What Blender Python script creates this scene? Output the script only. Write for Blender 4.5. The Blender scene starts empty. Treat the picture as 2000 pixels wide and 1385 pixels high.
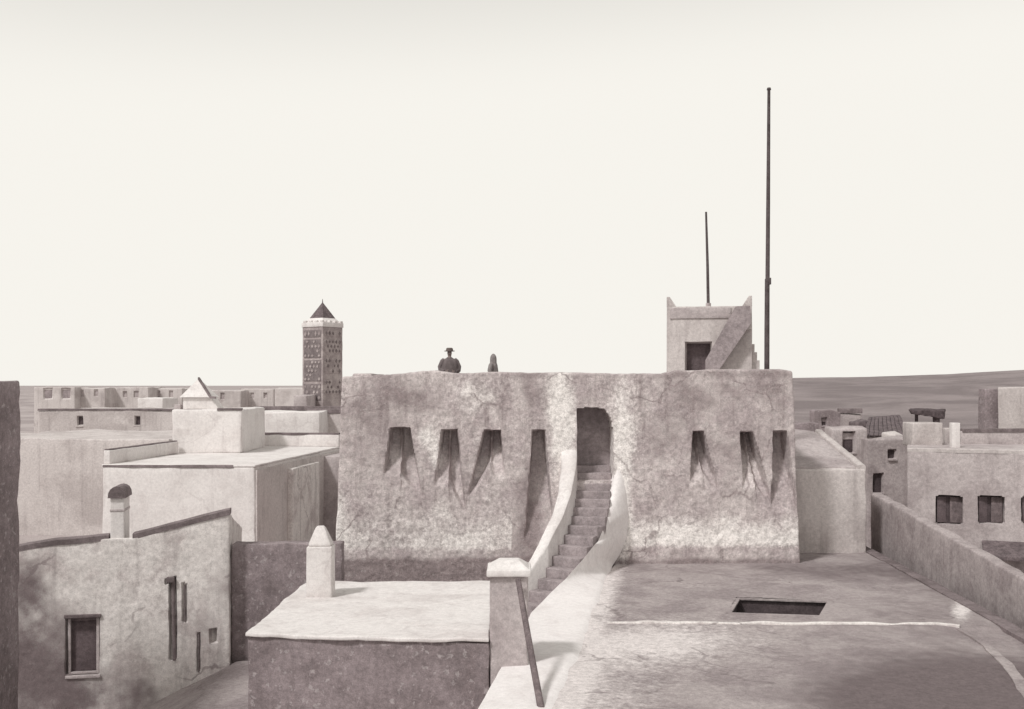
import bpy, bmesh, math, random
import numpy as np
from mathutils import Vector
R = math.radians
random.seed(4); rng = np.random.default_rng(7)
scn = bpy.context.scene
col = scn.collection

# ------------------------------------------------------------------ camera
EYE = 8.5                    # eye height over the street
F = 2144.0                   # focal length in photograph pixels (2000 wide)
cam = bpy.data.cameras.new('camera'); co = bpy.data.objects.new('camera', cam); col.objects.link(co)
co.location = (0, 0, EYE); co.rotation_euler = (R(90), 0, 0)
cam.sensor_width = 36; cam.lens = 36*F/2000; cam.shift_y = 59.5/2000
cam.clip_start = 0.5; cam.clip_end = 6000
scn.camera = co
# ------------------------------------------------------------------ sky, sun, exposure
SUN = Vector((-0.42, -0.48, 0.77)).normalized()     # towards the sun
w = bpy.data.worlds.new('World'); scn.world = w; w.use_nodes = True
nt = w.node_tree; nt.nodes.clear()
sky = nt.nodes.new('ShaderNodeTexSky'); sky.sky_type = 'NISHITA'; sky.sun_disc = False
sky.sun_elevation = math.asin(SUN.z); sky.sun_rotation = math.atan2(SUN.x, SUN.y)
sky.altitude = 0; sky.air_density = 1.0; sky.dust_density = 0.3; sky.ozone_density = 1.0
bw = nt.nodes.new('ShaderNodeRGBToBW')
tint = nt.nodes.new('ShaderNodeMix'); tint.data_type = 'RGBA'; tint.blend_type = 'MULTIPLY'
tint.inputs[0].default_value = 1; tint.inputs[7].default_value = (1.0, 0.973, 0.912, 1)
bg = nt.nodes.new('ShaderNodeBackground'); bg.inputs[1].default_value = 0.15
wo = nt.nodes.new('ShaderNodeOutputWorld')
nt.links.new(sky.outputs[0], bw.inputs[0]); 
hz = nt.nodes.new('ShaderNodeMath'); hz.operation = 'SMOOTH_MIN'; hz.inputs[1].default_value = 2.92; hz.inputs[2].default_value = .5     # bright even haze, no hotter than this anywhere
nt.links.new(bw.outputs[0], hz.inputs[0]); nt.links.new(hz.outputs[0], tint.inputs[6])
nt.links.new(tint.outputs[2], bg.inputs[0]); nt.links.new(bg.outputs[0], wo.inputs[0])
sd = bpy.data.lights.new('sun', 'SUN'); sd.energy = 1.05; sd.angle = R(7.0); sd.color = (1, 0.985, 0.965)
so = bpy.data.objects.new('sun', sd); col.objects.link(so)
so.rotation_euler = SUN.to_track_quat('Z', 'Y').to_euler(); so.location = (-30, -20, 50)
scn.view_settings.view_transform = 'Standard'; scn.view_settings.look = 'None'
scn.view_settings.exposure = 1.08; scn.view_settings.gamma = 1
scn.view_settings.use_curve_mapping = False

# ------------------------------------------------------------------ helpers
def X(px, Y): return (px-1000.0)*Y/F
def Z(py, Y): return EYE+(752.0-py)*Y/F

def _h(i, j, k, s):
    n = (i*374761393 + j*668265263 + k*2147483647 + s*974634777) & 0xffffffff
    n = ((n ^ (n >> 13))*1274126177) & 0xffffffff
    n = n ^ (n >> 16)
    return (n & 0xffff)/32767.5-1.0
def vnoise(P, scale, s=0, oct=1):
    out = np.zeros(len(P)); a = 1.0; tot = 0
    for o in range(oct):
        q = P*(scale*2**o)+17.3*(s+1); i = np.floor(q).astype(np.int64); f = q-i; f = f*f*(3-2*f)
        r = 0
        for dx in (0, 1):
            for dy in (0, 1):
                for dz in (0, 1):
                    wgt = (f[:, 0] if dx else 1-f[:, 0])*(f[:, 1] if dy else 1-f[:, 1])*(f[:, 2] if dz else 1-f[:, 2])
                    r = r+wgt*_h(i[:, 0]+dx, i[:, 1]+dy, i[:, 2]+dz, s+o*7)
        out += a*r; tot += a; a *= .5
    return out/tot

def tag(o, label=None, cat=None, group=None, kind=None):
    if label: o['label'] = label
    if cat: o['category'] = cat
    if group: o['group'] = group
    if kind: o['kind'] = kind
    return o
def empty(name, loc, label=None, cat=None, group=None):
    o = bpy.data.objects.new(name, None); col.objects.link(o); o.location = loc; o.empty_display_size = .3
    return tag(o, label, cat, group)
def mk(name, V, Fc, mat, parent=None, smooth=35, attrs=None):
    me = bpy.data.meshes.new(name); me.from_pydata([tuple(v) for v in V], [], [tuple(f) for f in Fc]); me.update()
    if attrs:
        for k, a in attrs.items():
            at = me.attributes.new(k, 'FLOAT', 'POINT'); at.data.foreach_set('value', np.asarray(a, dtype=np.float32))
    if smooth:
        me.shade_smooth(); me.set_sharp_from_angle(angle=R(smooth))
    me.materials.append(mat)
    o = bpy.data.objects.new(name, me); col.objects.link(o)
    if parent is not None:
        o.parent = parent
        q = parent; off = Vector((0, 0, 0))
        while q is not None: off += q.location; q = q.parent
        o.location = -off                                   # geometry is written in world metres
    return o

def axis_coords(L, res, r):
    n = max(1, int(round((L-2*r)/res)))
    inner = np.linspace(r, L-r, n+1)
    return np.concatenate(([0, .35*r], inner, [L-.35*r, L]))
def hexa(name, c8, mat, parent=None, res=.4, r=.04, amp=.02, nsc=1.1, dent=None, post=None, attr=None, smooth=35, fine=0.0):
    """rounded, slightly uneven block between eight corners (front is corners 0,1,5,4); dent(u,w) pushes its front in"""
    c = np.array([tuple(v) for v in c8], float)
    if np.isscalar(res): res = (res, res, res)
    L = (np.linalg.norm(c[1]-c[0]), np.linalg.norm(c[3]-c[0]), np.linalg.norm(c[4]-c[0]))
    r = min(r, min(L)*.3)
    ax = [axis_coords(L[i], res[i], r) for i in range(3)]
    P = []; Q = []; base = 0
    for a, b, d in ((0, 1, 2), (0, 2, 1), (1, 2, 0)):
        A, B = np.meshgrid(ax[a], ax[b], indexing='ij'); na, nb = A.shape
        for side in (0, 1):
            p = np.zeros((na*nb, 3)); p[:, a] = A.ravel(); p[:, b] = B.ravel(); p[:, d] = side*L[d]
            idx = base+np.arange(na*nb).reshape(na, nb)
            q = np.stack([idx[:-1, :-1], idx[1:, :-1], idx[1:, 1:], idx[:-1, 1:]], -1).reshape(-1, 4)
            flip = (side == 0) if d in (0, 2) else (side == 1)
            if flip: q = q[:, ::-1]
            P.append(p); Q.append(q); base += na*nb
    P = np.concatenate(P); Q = np.concatenate(Q)
    key = np.round(P, 5); _, first, inv = np.unique(key, axis=0, return_index=True, return_inverse=True)
    P = P[first]; Q = inv.reshape(-1)[Q]
    Lv = np.array(L); inner = np.clip(P, r, Lv-r); dv = P-inner; ln = np.linalg.norm(dv, axis=1); ln[ln == 0] = 1
    S = inner+dv/ln[:, None]*r
    if dent is not None:
        fr = (P[:, 1] < 1e-6) & (P[:, 0] > r*1.01) & (P[:, 0] < L[0]-r*1.01) & (P[:, 2] > r*1.01) & (P[:, 2] < L[2]-r*1.01)
        S[fr, 1] += dent(P[fr, 0], P[fr, 2])
    t = S/Lv; u, v, wz = t[:, 0:1], t[:, 1:2], t[:, 2:3]
    W = ((1-u)*(1-v)*(1-wz)*c[0]+u*(1-v)*(1-wz)*c[1]+u*v*(1-wz)*c[2]+(1-u)*v*(1-wz)*c[3]
         + (1-u)*(1-v)*wz*c[4]+u*(1-v)*wz*c[5]+u*v*wz*c[6]+(1-u)*v*wz*c[7])
    if post is not None: W = post(W, t)
    if amp:
        D = np.stack([vnoise(W, nsc, k, 3) for k in range(3)], 1)*amp
        if fine: D += np.stack([vnoise(W, 6.0, k+4, 2) for k in range(3)], 1)*fine
        W = W+D
    at = attr(W, t) if attr else None
    return mk(name, W, Q, mat, parent, smooth, at)
def c8(x0, x1, y0, y1, z0, z1, rot=0, piv=None):
    pts = [(x0, y0, z0), (x1, y0, z0), (x1, y1, z0), (x0, y1, z0), (x0, y0, z1), (x1, y0, z1), (x1, y1, z1), (x0, y1, z1)]
    if rot:
        if piv is None: piv = ((x0+x1)/2, (y0+y1)/2)
        ca, sa = math.cos(rot), math.sin(rot)
        pts = [(piv[0]+(p[0]-piv[0])*ca-(p[1]-piv[1])*sa, piv[1]+(p[0]-piv[0])*sa+(p[1]-piv[1])*ca, p[2]) for p in pts]
    return pts
def oriented(O, U, D, u0, u1, d0, d1, z0, z1):
    """corners in a frame: O origin, U to the right, D away"""
    f = lambda u, d, z: (O[0]+U[0]*u+D[0]*d, O[1]+U[1]*u+D[1]*d, z)
    return [f(u0, d0, z0), f(u1, d0, z0), f(u1, d1, z0), f(u0, d1, z0), f(u0, d0, z1), f(u1, d0, z1), f(u1, d1, z1), f(u0, d1, z1)]
def ridge(name, pts, wd, ht, mat, parent, amp=.012, res=.25, drop=.05):
    """strip of rounded rectangular section along a polyline (kerbs, copings, parapets)"""
    P = [Vector(p) for p in pts]; out = [P[0]]
    for a, b in zip(P, P[1:]):
        n = max(1, int((b-a).length/res))
        for i in range(1, n+1): out.append(a+(b-a)*i/n)
    sec = [(-.5, -drop), (-.5, ht*.75), (-.38, ht*.97), (0, ht), (.38, ht*.97), (.5, ht*.75), (.5, -drop)]
    V = []; m = len(sec)
    for i, p in enumerate(out):
        t = (out[min(i+1, len(out)-1)]-out[max(i-1, 0)]); t.z = 0; t.normalize(); nrm = Vector((t.y, -t.x, 0))
        for sx, sz in sec: V.append(p+nrm*sx*wd+Vector((0, 0, sz)))
    V = np.array([tuple(v) for v in V]); V += np.stack([vnoise(V, 1.7, k, 2) for k in range(3)], 1)*amp
    Fc = []
    for i in range(len(out)-1):
        for j in range(m-1): Fc.append((i*m+j, (i+1)*m+j, (i+1)*m+j+1, i*m+j+1))
    Fc.append(tuple(range(m))); k = (len(out)-1)*m; Fc.append(tuple(range(k+m-1, k-1, -1)))
    return mk(name, V, Fc, mat, parent, 50)
def tube(name, pts, rads, mat, parent, n=10, wob=0):
    V = []; Fc = []
    P = [Vector(p) for p in pts]
    for i, p in enumerate(P):
        t = (P[min(i+1, len(P)-1)]-P[max(i-1, 0)]).normalized()
        a = t.orthogonal().normalized() if i == 0 else (a-t*a.dot(t)).normalized()
        b = t.cross(a)
        for j in range(n):
            an = 2*math.pi*j/n; rr = rads[i]*(1+wob*random.uniform(-1, 1))
            V.append(p+(a*math.cos(an)+b*math.sin(an))*rr)
    for i in range(len(P)-1):
        for j in range(n): Fc.append((i*n+j, i*n+(j+1) % n, (i+1)*n+(j+1) % n, (i+1)*n+j))
    Fc.append(tuple(range(n-1, -1, -1))); Fc.append(tuple(range((len(P)-1)*n, len(P)*n)))
    return mk(name, V, Fc, mat, parent, 50)
def lathe(name, prof, cen, mat, parent, n=16, sx=1, sy=1, smooth=50):
    V = []; Fc = []; m = len(prof)
    for r_, z in prof:
        for j in range(n):
            a = 2*math.pi*j/n; V.append((cen[0]+r_*sx*math.cos(a), cen[1]+r_*sy*math.sin(a), cen[2]+z))
    for i in range(m-1):
        for j in range(n): Fc.append((i*n+j, i*n+(j+1) % n, (i+1)*n+(j+1) % n, (i+1)*n+j))
    Fc.append(tuple(range(n-1, -1, -1))); Fc.append(tuple(range((m-1)*n, m*n)))
    return mk(name, V, Fc, mat, parent, smooth)

# ------------------------------------------------------------------ materials
def plaster(name, c1, c2, scale=.7, lo=.40, hi=.62, streak=.25, fleck=0., fleck_col=(.8, .76, .7), fine=.22, bump=.35, rough=.95, wash=(.80, .77, .71), dirt_shade=(.20, .165, .16), crack=0.):
    mv = lambda c: (c[0], c[1]*.985, c[2]*1.035)
    c1, c2, wash, dirt_shade, fleck_col = mv(c1), mv(c2), mv(wash), mv(dirt_shade), mv(fleck_col)
    m = bpy.data.materials.new(name); m.use_nodes = True; t = m.node_tree; N = t.nodes; L = t.links
    b = N['Principled BSDF']; b.inputs['Roughness'].default_value = rough; b.inputs['Specular IOR Level'].default_value = .15
    geo = N.new('ShaderNodeNewGeometry')
    def noise(sc, det=5, ro=.6, vec=None, dist=0):
        n = N.new('ShaderNodeTexNoise'); n.inputs['Scale'].default_value = sc; n.inputs['Detail'].default_value = det
        n.inputs['Roughness'].default_value = ro; n.inputs['Distortion'].default_value = dist
        L.new(vec or geo.outputs['Position'], n.inputs['Vector']); return n.outputs['Fac']
    def ramp(v, a, b_, x=0., y=1.):
        n = N.new('ShaderNodeMapRange'); n.interpolation_type = 'SMOOTHSTEP'
        for k, q in zip((1, 2, 3, 4), (a, b_, x, y)): n.inputs[k].default_value = q
        L.new(v, n.inputs[0]); return n.outputs[0]
    def mix(f, A, B, mode='MIX'):
        n = N.new('ShaderNodeMix'); n.data_type = 'RGBA'; n.blend_type = mode
        for s, q in ((0, f), (6, A), (7, B)):
            if isinstance(q, (int, float)): n.inputs[s].default_value = q
            elif isinstance(q, tuple): n.inputs[s].default_value = (*q[:3], 1)
            else: L.new(q, n.inputs[s])
        return n.outputs[2]
    base = mix(ramp(noise(scale, 7, .66, None, .4), lo, hi), c1, c2)
    mp = N.new('ShaderNodeMapping'); mp.inputs['Scale'].default_value = (2.6, 2.6, .22); L.new(geo.outputs['Position'], mp.inputs[0])
    st = ramp(noise(1.0, 6, .66, mp.outputs[0]), .50, .70, 0, streak)
    base = mix(st, base, dirt_shade)
    def attr(n_):
        a = N.new('ShaderNodeAttribute'); a.attribute_name = n_; return a.outputs['Fac']
    br = noise(4.5, 8, .78)
    def attmix(nm, colr, base):
        mm = N.new('ShaderNodeMath'); mm.operation = 'MULTIPLY_ADD'; L.new(br, mm.inputs[0]); mm.inputs[1].default_value = .95
        sub = N.new('ShaderNodeMath'); sub.operation = 'SUBTRACT'; L.new(attr(nm), sub.inputs[0]); sub.inputs[1].default_value = .48
        L.new(sub.outputs[0], mm.inputs[2])
        return mix(ramp(mm.outputs[0], .15, .75), base, colr)
    base = attmix('dirt_shade', dirt_shade, base); base = attmix('wash', wash, base)
    if fleck: base = mix(ramp(noise(7.5, 3, .6), .60, .66, 0, fleck), base, fleck_col)
    if crack:
        wv = N.new('ShaderNodeTexNoise'); wv.inputs['Scale'].default_value = 1.3; wv.inputs['Detail'].default_value = 5; L.new(geo.outputs['Position'], wv.inputs['Vector'])
        ad = N.new('ShaderNodeVectorMath'); ad.operation = 'MULTIPLY_ADD'; L.new(wv.outputs['Color'], ad.inputs[0]); ad.inputs[1].default_value = (.9, .9, .9); L.new(geo.outputs['Position'], ad.inputs[2])
        vo = N.new('ShaderNodeTexVoronoi'); vo.feature = 'DISTANCE_TO_EDGE'; vo.inputs['Scale'].default_value = .42; L.new(ad.outputs[0], vo.inputs['Vector'])
        cm = N.new('ShaderNodeMath'); cm.operation = 'MULTIPLY'; L.new(ramp(vo.outputs['Distance'], .004, .016, crack, 0), cm.inputs[0]); L.new(ramp(noise(.6, 3, .6), .47, .6), cm.inputs[1])
        base = mix(cm.outputs[0], base, dirt_shade)
    g1 = ramp(noise(9, 6, .75), .3, .7, 1-fine, 1+fine)
    g2 = ramp(noise(38, 3, .7), .3, .7, 1-fine*.7, 1+fine*.7)
    mm = N.new('ShaderNodeMath'); mm.operation = 'MULTIPLY'; L.new(g1, mm.inputs[0]); L.new(g2, mm.inputs[1])
    vm = N.new('ShaderNodeVectorMath'); vm.operation = 'SCALE'; L.new(base, vm.inputs[0]); L.new(mm.outputs[0], vm.inputs['Scale'])
    L.new(vm.outputs[0], b.inputs['Base Color'])
    bp = N.new('ShaderNodeBump'); bp.inputs['Strength'].default_value = bump; bp.inputs['Distance'].default_value = .05
    L.new(noise(6, 8, .7), bp.inputs['Height']); L.new(bp.outputs[0], b.inputs['Normal'])
    return m
M = {}
M['white'] = plaster('whitewash', (.745, .72, .672), (.63, .595, .555), .9, .42, .72, .22, fine=.09, bump=.25, dirt_shade=(.36, .31, .295), crack=.2)
M['limewash'] = plaster('fresh_limewash', (.80, .775, .73), (.70, .665, .625), 1.2, .45, .75, .08, fine=.07, bump=.2, dirt_shade=(.45, .40, .38))
M['white_worn'] = plaster('worn_whitewash', (.74, .71, .655), (.52, .47, .44), .8, .45, .68, .35, fine=.16, bump=.35, crack=.6)
M['fort'] = plaster('fort_plaster', (.585, .535, .50), (.43, .375, .36), 1.1, .36, .64, .75, fleck=.16, fine=.26, bump=.8, dirt_shade=(.28, .235, .225), crack=.7)
M['earth'] = plaster('dark_rammed_earth', (.30, .255, .25), (.22, .185, .18), .9, .4, .62, .3, fleck=.5, fleck_col=(.5, .46, .44), fine=.2, bump=.5)
M['grey'] = plaster('grey_plaster', (.50, .455, .43), (.38, .335, .32), .7, .4, .65, .3, fine=.16, bump=.4)
M['wallgrey'] = plaster('weathered_grey_wall', (.42, .375, .355), (.31, .27, .258), .9, .4, .65, .35, fine=.18, bump=.45)
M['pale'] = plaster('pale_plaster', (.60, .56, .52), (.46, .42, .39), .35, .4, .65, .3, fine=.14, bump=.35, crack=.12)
M['terrace'] = plaster('terrace_screed', (.385, .345, .325), (.285, .248, .238), .8, .38, .64, 0., fine=.18, bump=.45, wash=(.66, .62, .58), dirt_shade=(.16, .132, .128), crack=.5)
M['coping'] = plaster('dark_coping', (.22, .185, .18), (.15, .125, .12), 1.2, fine=.2)
M['dark'] = plaster('dark_interior', (.15, .12, .12), (.11, .088, .088), 1.5, fine=.2)
M['hole'] = plaster('unlit_black', (.10, .08, .08), (.07, .056, .056), 1.5, fine=.2)  # unlit depth of the openings put in as a dark colour
M['stringer'] = plaster('dark_shade_plaster', (.36, .315, .305), (.27, .235, .228), 1.5, fine=.2)
M['wood'] = plaster('weathered_wood', (.20, .165, .16), (.14, .115, .112), 2.5, streak=.5, fine=.25, bump=.4)
M['mast'] = plaster('tarred_mast_wood', (.10, .085, .082), (.07, .058, .055), 2.5, fine=.2, bump=.2)
M['tile'] = plaster('dull_roof_tile', (.17, .14, .138), (.11, .09, .09), 2.5, fine=.25, bump=.5)
M['minaret'] = plaster('minaret_stone', (.47, .42, .39), (.33, .285, .27), .9, .38, .6, .3, fine=.2)
M['sebka'] = plaster('glazed_tile_panel', (.23, .20, .19), (.17, .145, .14), 2, fine=.2)
M['ground'] = plaster('dry_earth_ground', (.44, .395, .37), (.32, .28, .265), .08, .4, .6, 0, fine=.15, bump=.5)
M['hill'] = plaster('scrub_hillside', (.285, .248, .236), (.20, .172, .165), .05, .36, .62, 0, fine=.3, bump=.8)
M['skin'] = plaster('skin', (.30, .245, .22), (.27, .22, .20), 3, streak=0, fine=.05, bump=.05, rough=.6)
M['cloak'] = plaster('brown_wool_cloak', (.17, .145, .14), (.13, .11, .105), 3, fine=.15, bump=.2)
M['djellaba'] = plaster('grey_wool_djellaba', (.27, .245, .23), (.21, .19, .18), 3, fine=.15, bump=.2)
M['straw'] = plaster('dark_straw', (.16, .13, .115), (.12, .10, .09), 6, fine=.2)
M['eye'] = plaster('eye_dark', (.03, .025, .025), (.02, .02, .02), 3, fine=.05)
M['leaf'] = plaster('dusty_leaf', (.105, .092, .078), (.065, .056, .05), 1.2, fine=.25, bump=.1)
M['thatch'] = plaster('old_dark_thatch', (.12, .095, .095), (.08, .064, .064), 4, streak=0, fine=.3, bump=.6)

# ------------------------------------------------------------------ ground and hills
def ground():
    ys = np.concatenate((np.linspace(-30, 120, 51), np.geomspace(124, 4500, 40))); xs = np.concatenate((-np.geomspace(4000, 42, 34), np.linspace(-40, 40, 33), np.geomspace(42, 4000, 34)))
    A, B = np.meshgrid(xs, ys, indexing='ij'); V = np.stack([A.ravel(), B.ravel(), np.zeros(A.size)], 1)
    V[:, 2] = vnoise(V, .15, 1, 2)*.06
    h = np.clip((V[:, 1]-170)/330, 0, 1)
    px = 1000+V[:, 0]*F/np.maximum(V[:, 1], 1)
    # flat plain that stays a touch under eye level far off on the left
    V[:, 2] += h*h*(3-2*h)*5.5
    na, nb = A.shape; idx = np.arange(na*nb).reshape(na, nb)
    q = np.stack([idx[:-1, :-1], idx[1:, :-1], idx[1:, 1:], idx[:-1, 1:]], -1).reshape(-1, 4)
    o = mk('ground', V, q, M['ground'], None, 60); o['kind'] = 'structure'
    ys = np.linspace(150, 900, 120); us = np.linspace(1180, 2900, 170)
    A, B = np.meshgrid(us, ys, indexing='ij'); px = A.ravel(); yy = B.ravel()
    V = np.stack([(px-1000)/F*yy, yy, np.zeros(yy.size)], 1)
    ridge_py = np.interp(px, [1180, 1350, 1550, 1700, 1850, 2000, 2300, 2900], [760, 748, 738, 735.5, 731, 722, 705, 700])
    top = EYE+(752-ridge_py)*430/F
    pr = np.interp(yy, [150, 200, 300, 430, 600, 900], [-.15, .05, .62, 1, .9, .3])
    V[:, 2] = top*pr+vnoise(V, .02, 3, 5)*1.7*np.clip(pr, 0, 1)*(1-.75*np.exp(-((yy-430)/60)**2))
    na, nb = A.shape; idx = np.arange(na*nb).reshape(na, nb)
    q = np.stack([idx[:-1, :-1], idx[1:, :-1], idx[1:, 1:], idx[:-1, 1:]], -1).reshape(-1, 4)
    o = mk('hill', V, q, M['hill'], None, 60); o['kind'] = 'structure'
ground()

# ------------------------------------------------------------------ the fort
FY = 32.0
def fort():
    root = empty('fort', (1.5, FY, 0), 'big stained plaster fort with wedge loopholes and a walled stair to its door', 'fort')
    zb = 0.0; zt = EYE+.42
    x0, x1 = X(668, FY), X(1548, FY)
    tp = [640, 680, 720, 760, 800, 850, 880, 900, 960, 1040, 1100, 1200, 1300, 1318, 1345, 1400, 1480, 1530, 1545, 1560]
    ty = [737, 735, 733.5, 731, 727, 723, 727, 729, 726.5, 728, 727, 730, 730, 724, 722.5, 722, 720.5, 721, 724, 738]
    Lz = zt-zb
    # niches: top-left, top-right, top y, bottom-left, bottom-right px, end y of the left and right groove, tent?
    NI = [(765, 801, 836, 752, 832, 930, 975, .62), (866, 895, 841, 846, 914, 950, 1005, .55), (948, 978, 841, 916, 994, 975, 935, .45),
          (1041, 1064, 841, 1026, 1084, 1060, 1060, 2),
          (1351, 1370, 843, 1342, 1400, 945, 965, .6), (1444, 1466, 844, 1446, 1502, 955, 998, .62), (1508, 1532, 843, 1496, 1548, 1000, 1000, 2)]
    def dent(u, wz):
        px = 1000+(x0+u/Lx*(x1-x0))*F/FY; py = 752-(zb+wz-EYE)*F/FY
        d = np.zeros(len(u))
        sm = lambda q: np.clip(q, 0, 1)**2*(3-2*np.clip(q, 0, 1))
        for a, b, ty_, c, e, yl, yr, tent in NI:
            ym = max(yl, yr); v = (py-ty_)/(ym-ty_); vc = np.clip(v, 0, 1)
            l = a+(c-a)*vc; r_ = b+(e-b)*vc; mid = (l+r_)/2; hw = (r_-l)/2
            sd = np.minimum(np.minimum(px-l, r_-px), np.minimum(py-ty_, (ym-py)+6))
            s = np.clip((px-mid)/np.maximum(hw, .1), -1, 1)
            vend = np.where(s < 0, (yl-ty_)/(ym-ty_), (yr-ty_)/(ym-ty_))
            dep = .68*np.clip(1.35*(1-v/vend), 0, 1)*sm(sd/4+.4)
            if tent < 1:                               # sloping mass that fills the foot of the recess, leaving a groove on each side
                wt = np.clip((v-tent)/(1-tent), 0, 1)*hw*1.05
                dep = dep*(1-.85*sm((wt-np.abs(px-mid)+4)/7))
            d = np.maximum(d, np.where((v > -.1) & (v < 1.1), dep, 0))
        # doorway: square left shoulder, rounded right one
        ddr = (px > 1128) & (px < 1195-np.clip((838-py)/40, 0, 1)**2*16) & (py > 795+np.abs(px-1155)*.06) & (py < 938)
        return np.where(ddr, 1.05, d)
    Lx = x1-x0
    def post(W, t):
        # batter, uneven top and a small skew of the side edges
        k = 1-t[:, 2]
        front = 1-t[:, 1]
        W[:, 1] -= front*k*.22
        W[:, 0] += (t[:, 0]-.5)*2*k*.30
        px = 1000+W[:, 0]*F/FY
        top = EYE+(752-np.interp(px, tp, ty))*FY/F
        wgt = np.clip((t[:, 2]-.85)/.15, 0, 1)
        W[:, 2] += wgt*(top-zt)
        q = W*np.array([1, 1, .6])
        W[:, 1] += front*(vnoise(q, .55, 11, 3)*.10)
        return W
    def attr(W, t):
        px = 1000+W[:, 0]*F/FY; py = 752-(W[:, 2]-EYE)*F/FY
        n = vnoise(W, 1.3, 5, 3); n2 = vnoise(W, .5, 9, 3)
        def blob(cx, cy, rx, ry): return np.exp(-(((px-cx)/rx)**2+((py-cy)/ry)**2))
        wash = .85*blob(1096, 830, 30, 130)+.75*blob(1215, 850, 34, 110)+.9*np.clip((py-990)/70, 0, 1)*np.clip((1075-py)/20, 0, 1)*np.clip((px-1190)/60, 0, 1)
        wash += .55*np.clip((py-930)/120, 0, 1)*np.clip((1085-py)/20, 0, 1)*(px < 1000)+.7*blob(1215, 1000, 20, 90)+.5*blob(640, 980, 30, 90)
        wash += .5*blob(925, 770, 60, 40)+.45*blob(850, 880, 14, 50)+.45*blob(830, 850, 18, 30)+.4*blob(930, 860, 16, 40)
        dirt_shade = .8*blob(790, 775, 50, 35)+.6*blob(720, 800, 50, 70)+.85*blob(1035, 1010, 34, 130)+.5*blob(1040, 770, 40, 40)+.6*blob(1370, 770, 70, 40)
        dirt_shade += .55*blob(1300, 850, 60, 70)+.4*blob(1440, 880, 110, 70)+.35*blob(780, 920, 60, 50)+.4*blob(700, 890, 40, 60)+.5*blob(735, 1065, 40, 25)+.5*blob(1510, 760, 60, 40)
        dirt_shade += .9*np.clip((py-1082)/14, 0, 1)
        dirt_shade += .35*np.clip((742-py)/10, 0, 1)
        return {'wash': np.clip(wash+.3*n+.1*n2, 0, 1), 'dirt_shade': np.clip(.8*dirt_shade+.35*n-.1*n2, 0, 1)}
    hexa('front_wall', c8(x0, x1, FY, FY+1.05+.5, zb, zt), M['fort'], root, (.032, .5, .032), .05, .03, 1.5, dent, post, attr, 40, .015)
    # body behind with the roof walk
    yb = FY+14
    hexa('side_wall', c8(x0+.1, x0+.7, FY+1.56, yb, zb, EYE+.35), M['fort'], root, .5, .06, .06)
    hexa('side_wall', c8(x1-.7, x1-.1, FY+1.56, yb, zb, EYE+.35), M['fort'], root, .5, .06, .06)
    hexa('back_wall', c8(x0+.1, x1-.1, yb+.01, yb+.7, zb, EYE+.3), M['fort'], root, .5, .06, .06)
    hexa('roof', c8(x0+.71, x1-.71, FY+1.56, yb, EYE-1.1, EYE-.6), M['terrace'], root, .5, .02, .03)
    # door leaf inside the reveal
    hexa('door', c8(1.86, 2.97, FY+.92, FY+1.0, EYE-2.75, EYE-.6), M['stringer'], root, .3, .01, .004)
    # stair
    st = empty('staircase', (0, 0, 0)); st.parent = root; st.location = (-1.5, -FY, 0)
    # steep flight that bends left and dives below the terrace edge
    ts = [0, .18, .36, .52, .70, .85, 1.0]
    cl = [(2.41, 32.1), (2.33, 31.5), (2.14, 30.8), (1.84, 30.15), (1.36, 29.4), (.86, 28.75), (.30, 28.1)]
    cz = [-2.73, -3.25, -3.80, -4.32, -4.98, -5.52, -6.1]
    def cen(t): return Vector((np.interp(t, ts, [c[0] for c in cl]), np.interp(t, ts, [c[1] for c in cl]), 0))
    def zat(t): return EYE+float(np.interp(t, ts, cz))
    def side(t):
        d = cen(min(t+.08, 1))-cen(max(t-.08, 0)); d.normalize(); return Vector((-d.y, d.x, 0))   # to the right when seen from the camera
    n = 14
    for i in range(n):
        a, b = i/n, (i+1)/n; z = zat((i+.6)/n)
        ca, cb, sa, sb = cen(a), cen(b), side(a), side(b); hw = .54
        if i == 0: ca = ca+Vector((0, .8, 0))
        cs = [cb-sb*hw, cb+sb*(.5 if b < .4 else .38), ca+sa*(.5 if a < .4 else .38), ca-sa*hw]
        hexa('step', [(p.x, p.y, z-.75) for p in cs]+[(p.x, p.y, z) for p in cs], M['stringer'], st, .2, .03, .018, 1.6)  # dark tone puts the parapet's shade into the step colour
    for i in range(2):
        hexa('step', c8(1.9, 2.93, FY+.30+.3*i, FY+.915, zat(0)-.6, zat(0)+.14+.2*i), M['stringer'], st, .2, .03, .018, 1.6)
    # left parapet: broad sloping top
    V = []; Fc = []; N_ = 30; m = 7
    for i in range(N_+1):
        f = i/N_; t = f; c, s_ = cen(t), side(t)
        if i == 0: c = c+Vector((0, .3, 0))
        w_ = .46-.2*f; top = zat(t)+np.interp(f, [0, .12, .5, 1], [1.15, .95, .74, .50])
        a = c-s_*.50; b = c-s_*(.50+w_)
        for p, z in ((a, top-2.2), (a, top-.07), (a*.88+b*.12, top-.01), (a*.5+b*.5, top+.015), (a*.1+b*.9, top-.02), (b, top-.09), (b-s_*.16, EYE-8.4)): V.append((p.x, p.y, z))
    V = np.array(V); V += np.stack([vnoise(V, 1.3, k, 2) for k in range(3)], 1)*.035
    for i in range(N_):
        for j in range(m-1): Fc.append((i*m+j, i*m+j+1, (i+1)*m+j+1, (i+1)*m+j))
    Fc.append(tuple(range(m))); k = N_*m; Fc.append(tuple(range(k+m-1, k-1, -1)))
    fp = mk('stair_parapet', V, Fc, M['white'], st, 40)
    # right side: white plaster bank from the door jamb down to a broad sloping walk on the terrace edge
    LP = []
    for t in (0, .12, .24, .36, .46):
        c, s_ = cen(t), side(t); e = c+s_*.455; LP.append((e.x, e.y, zat(t)-.2))
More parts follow.
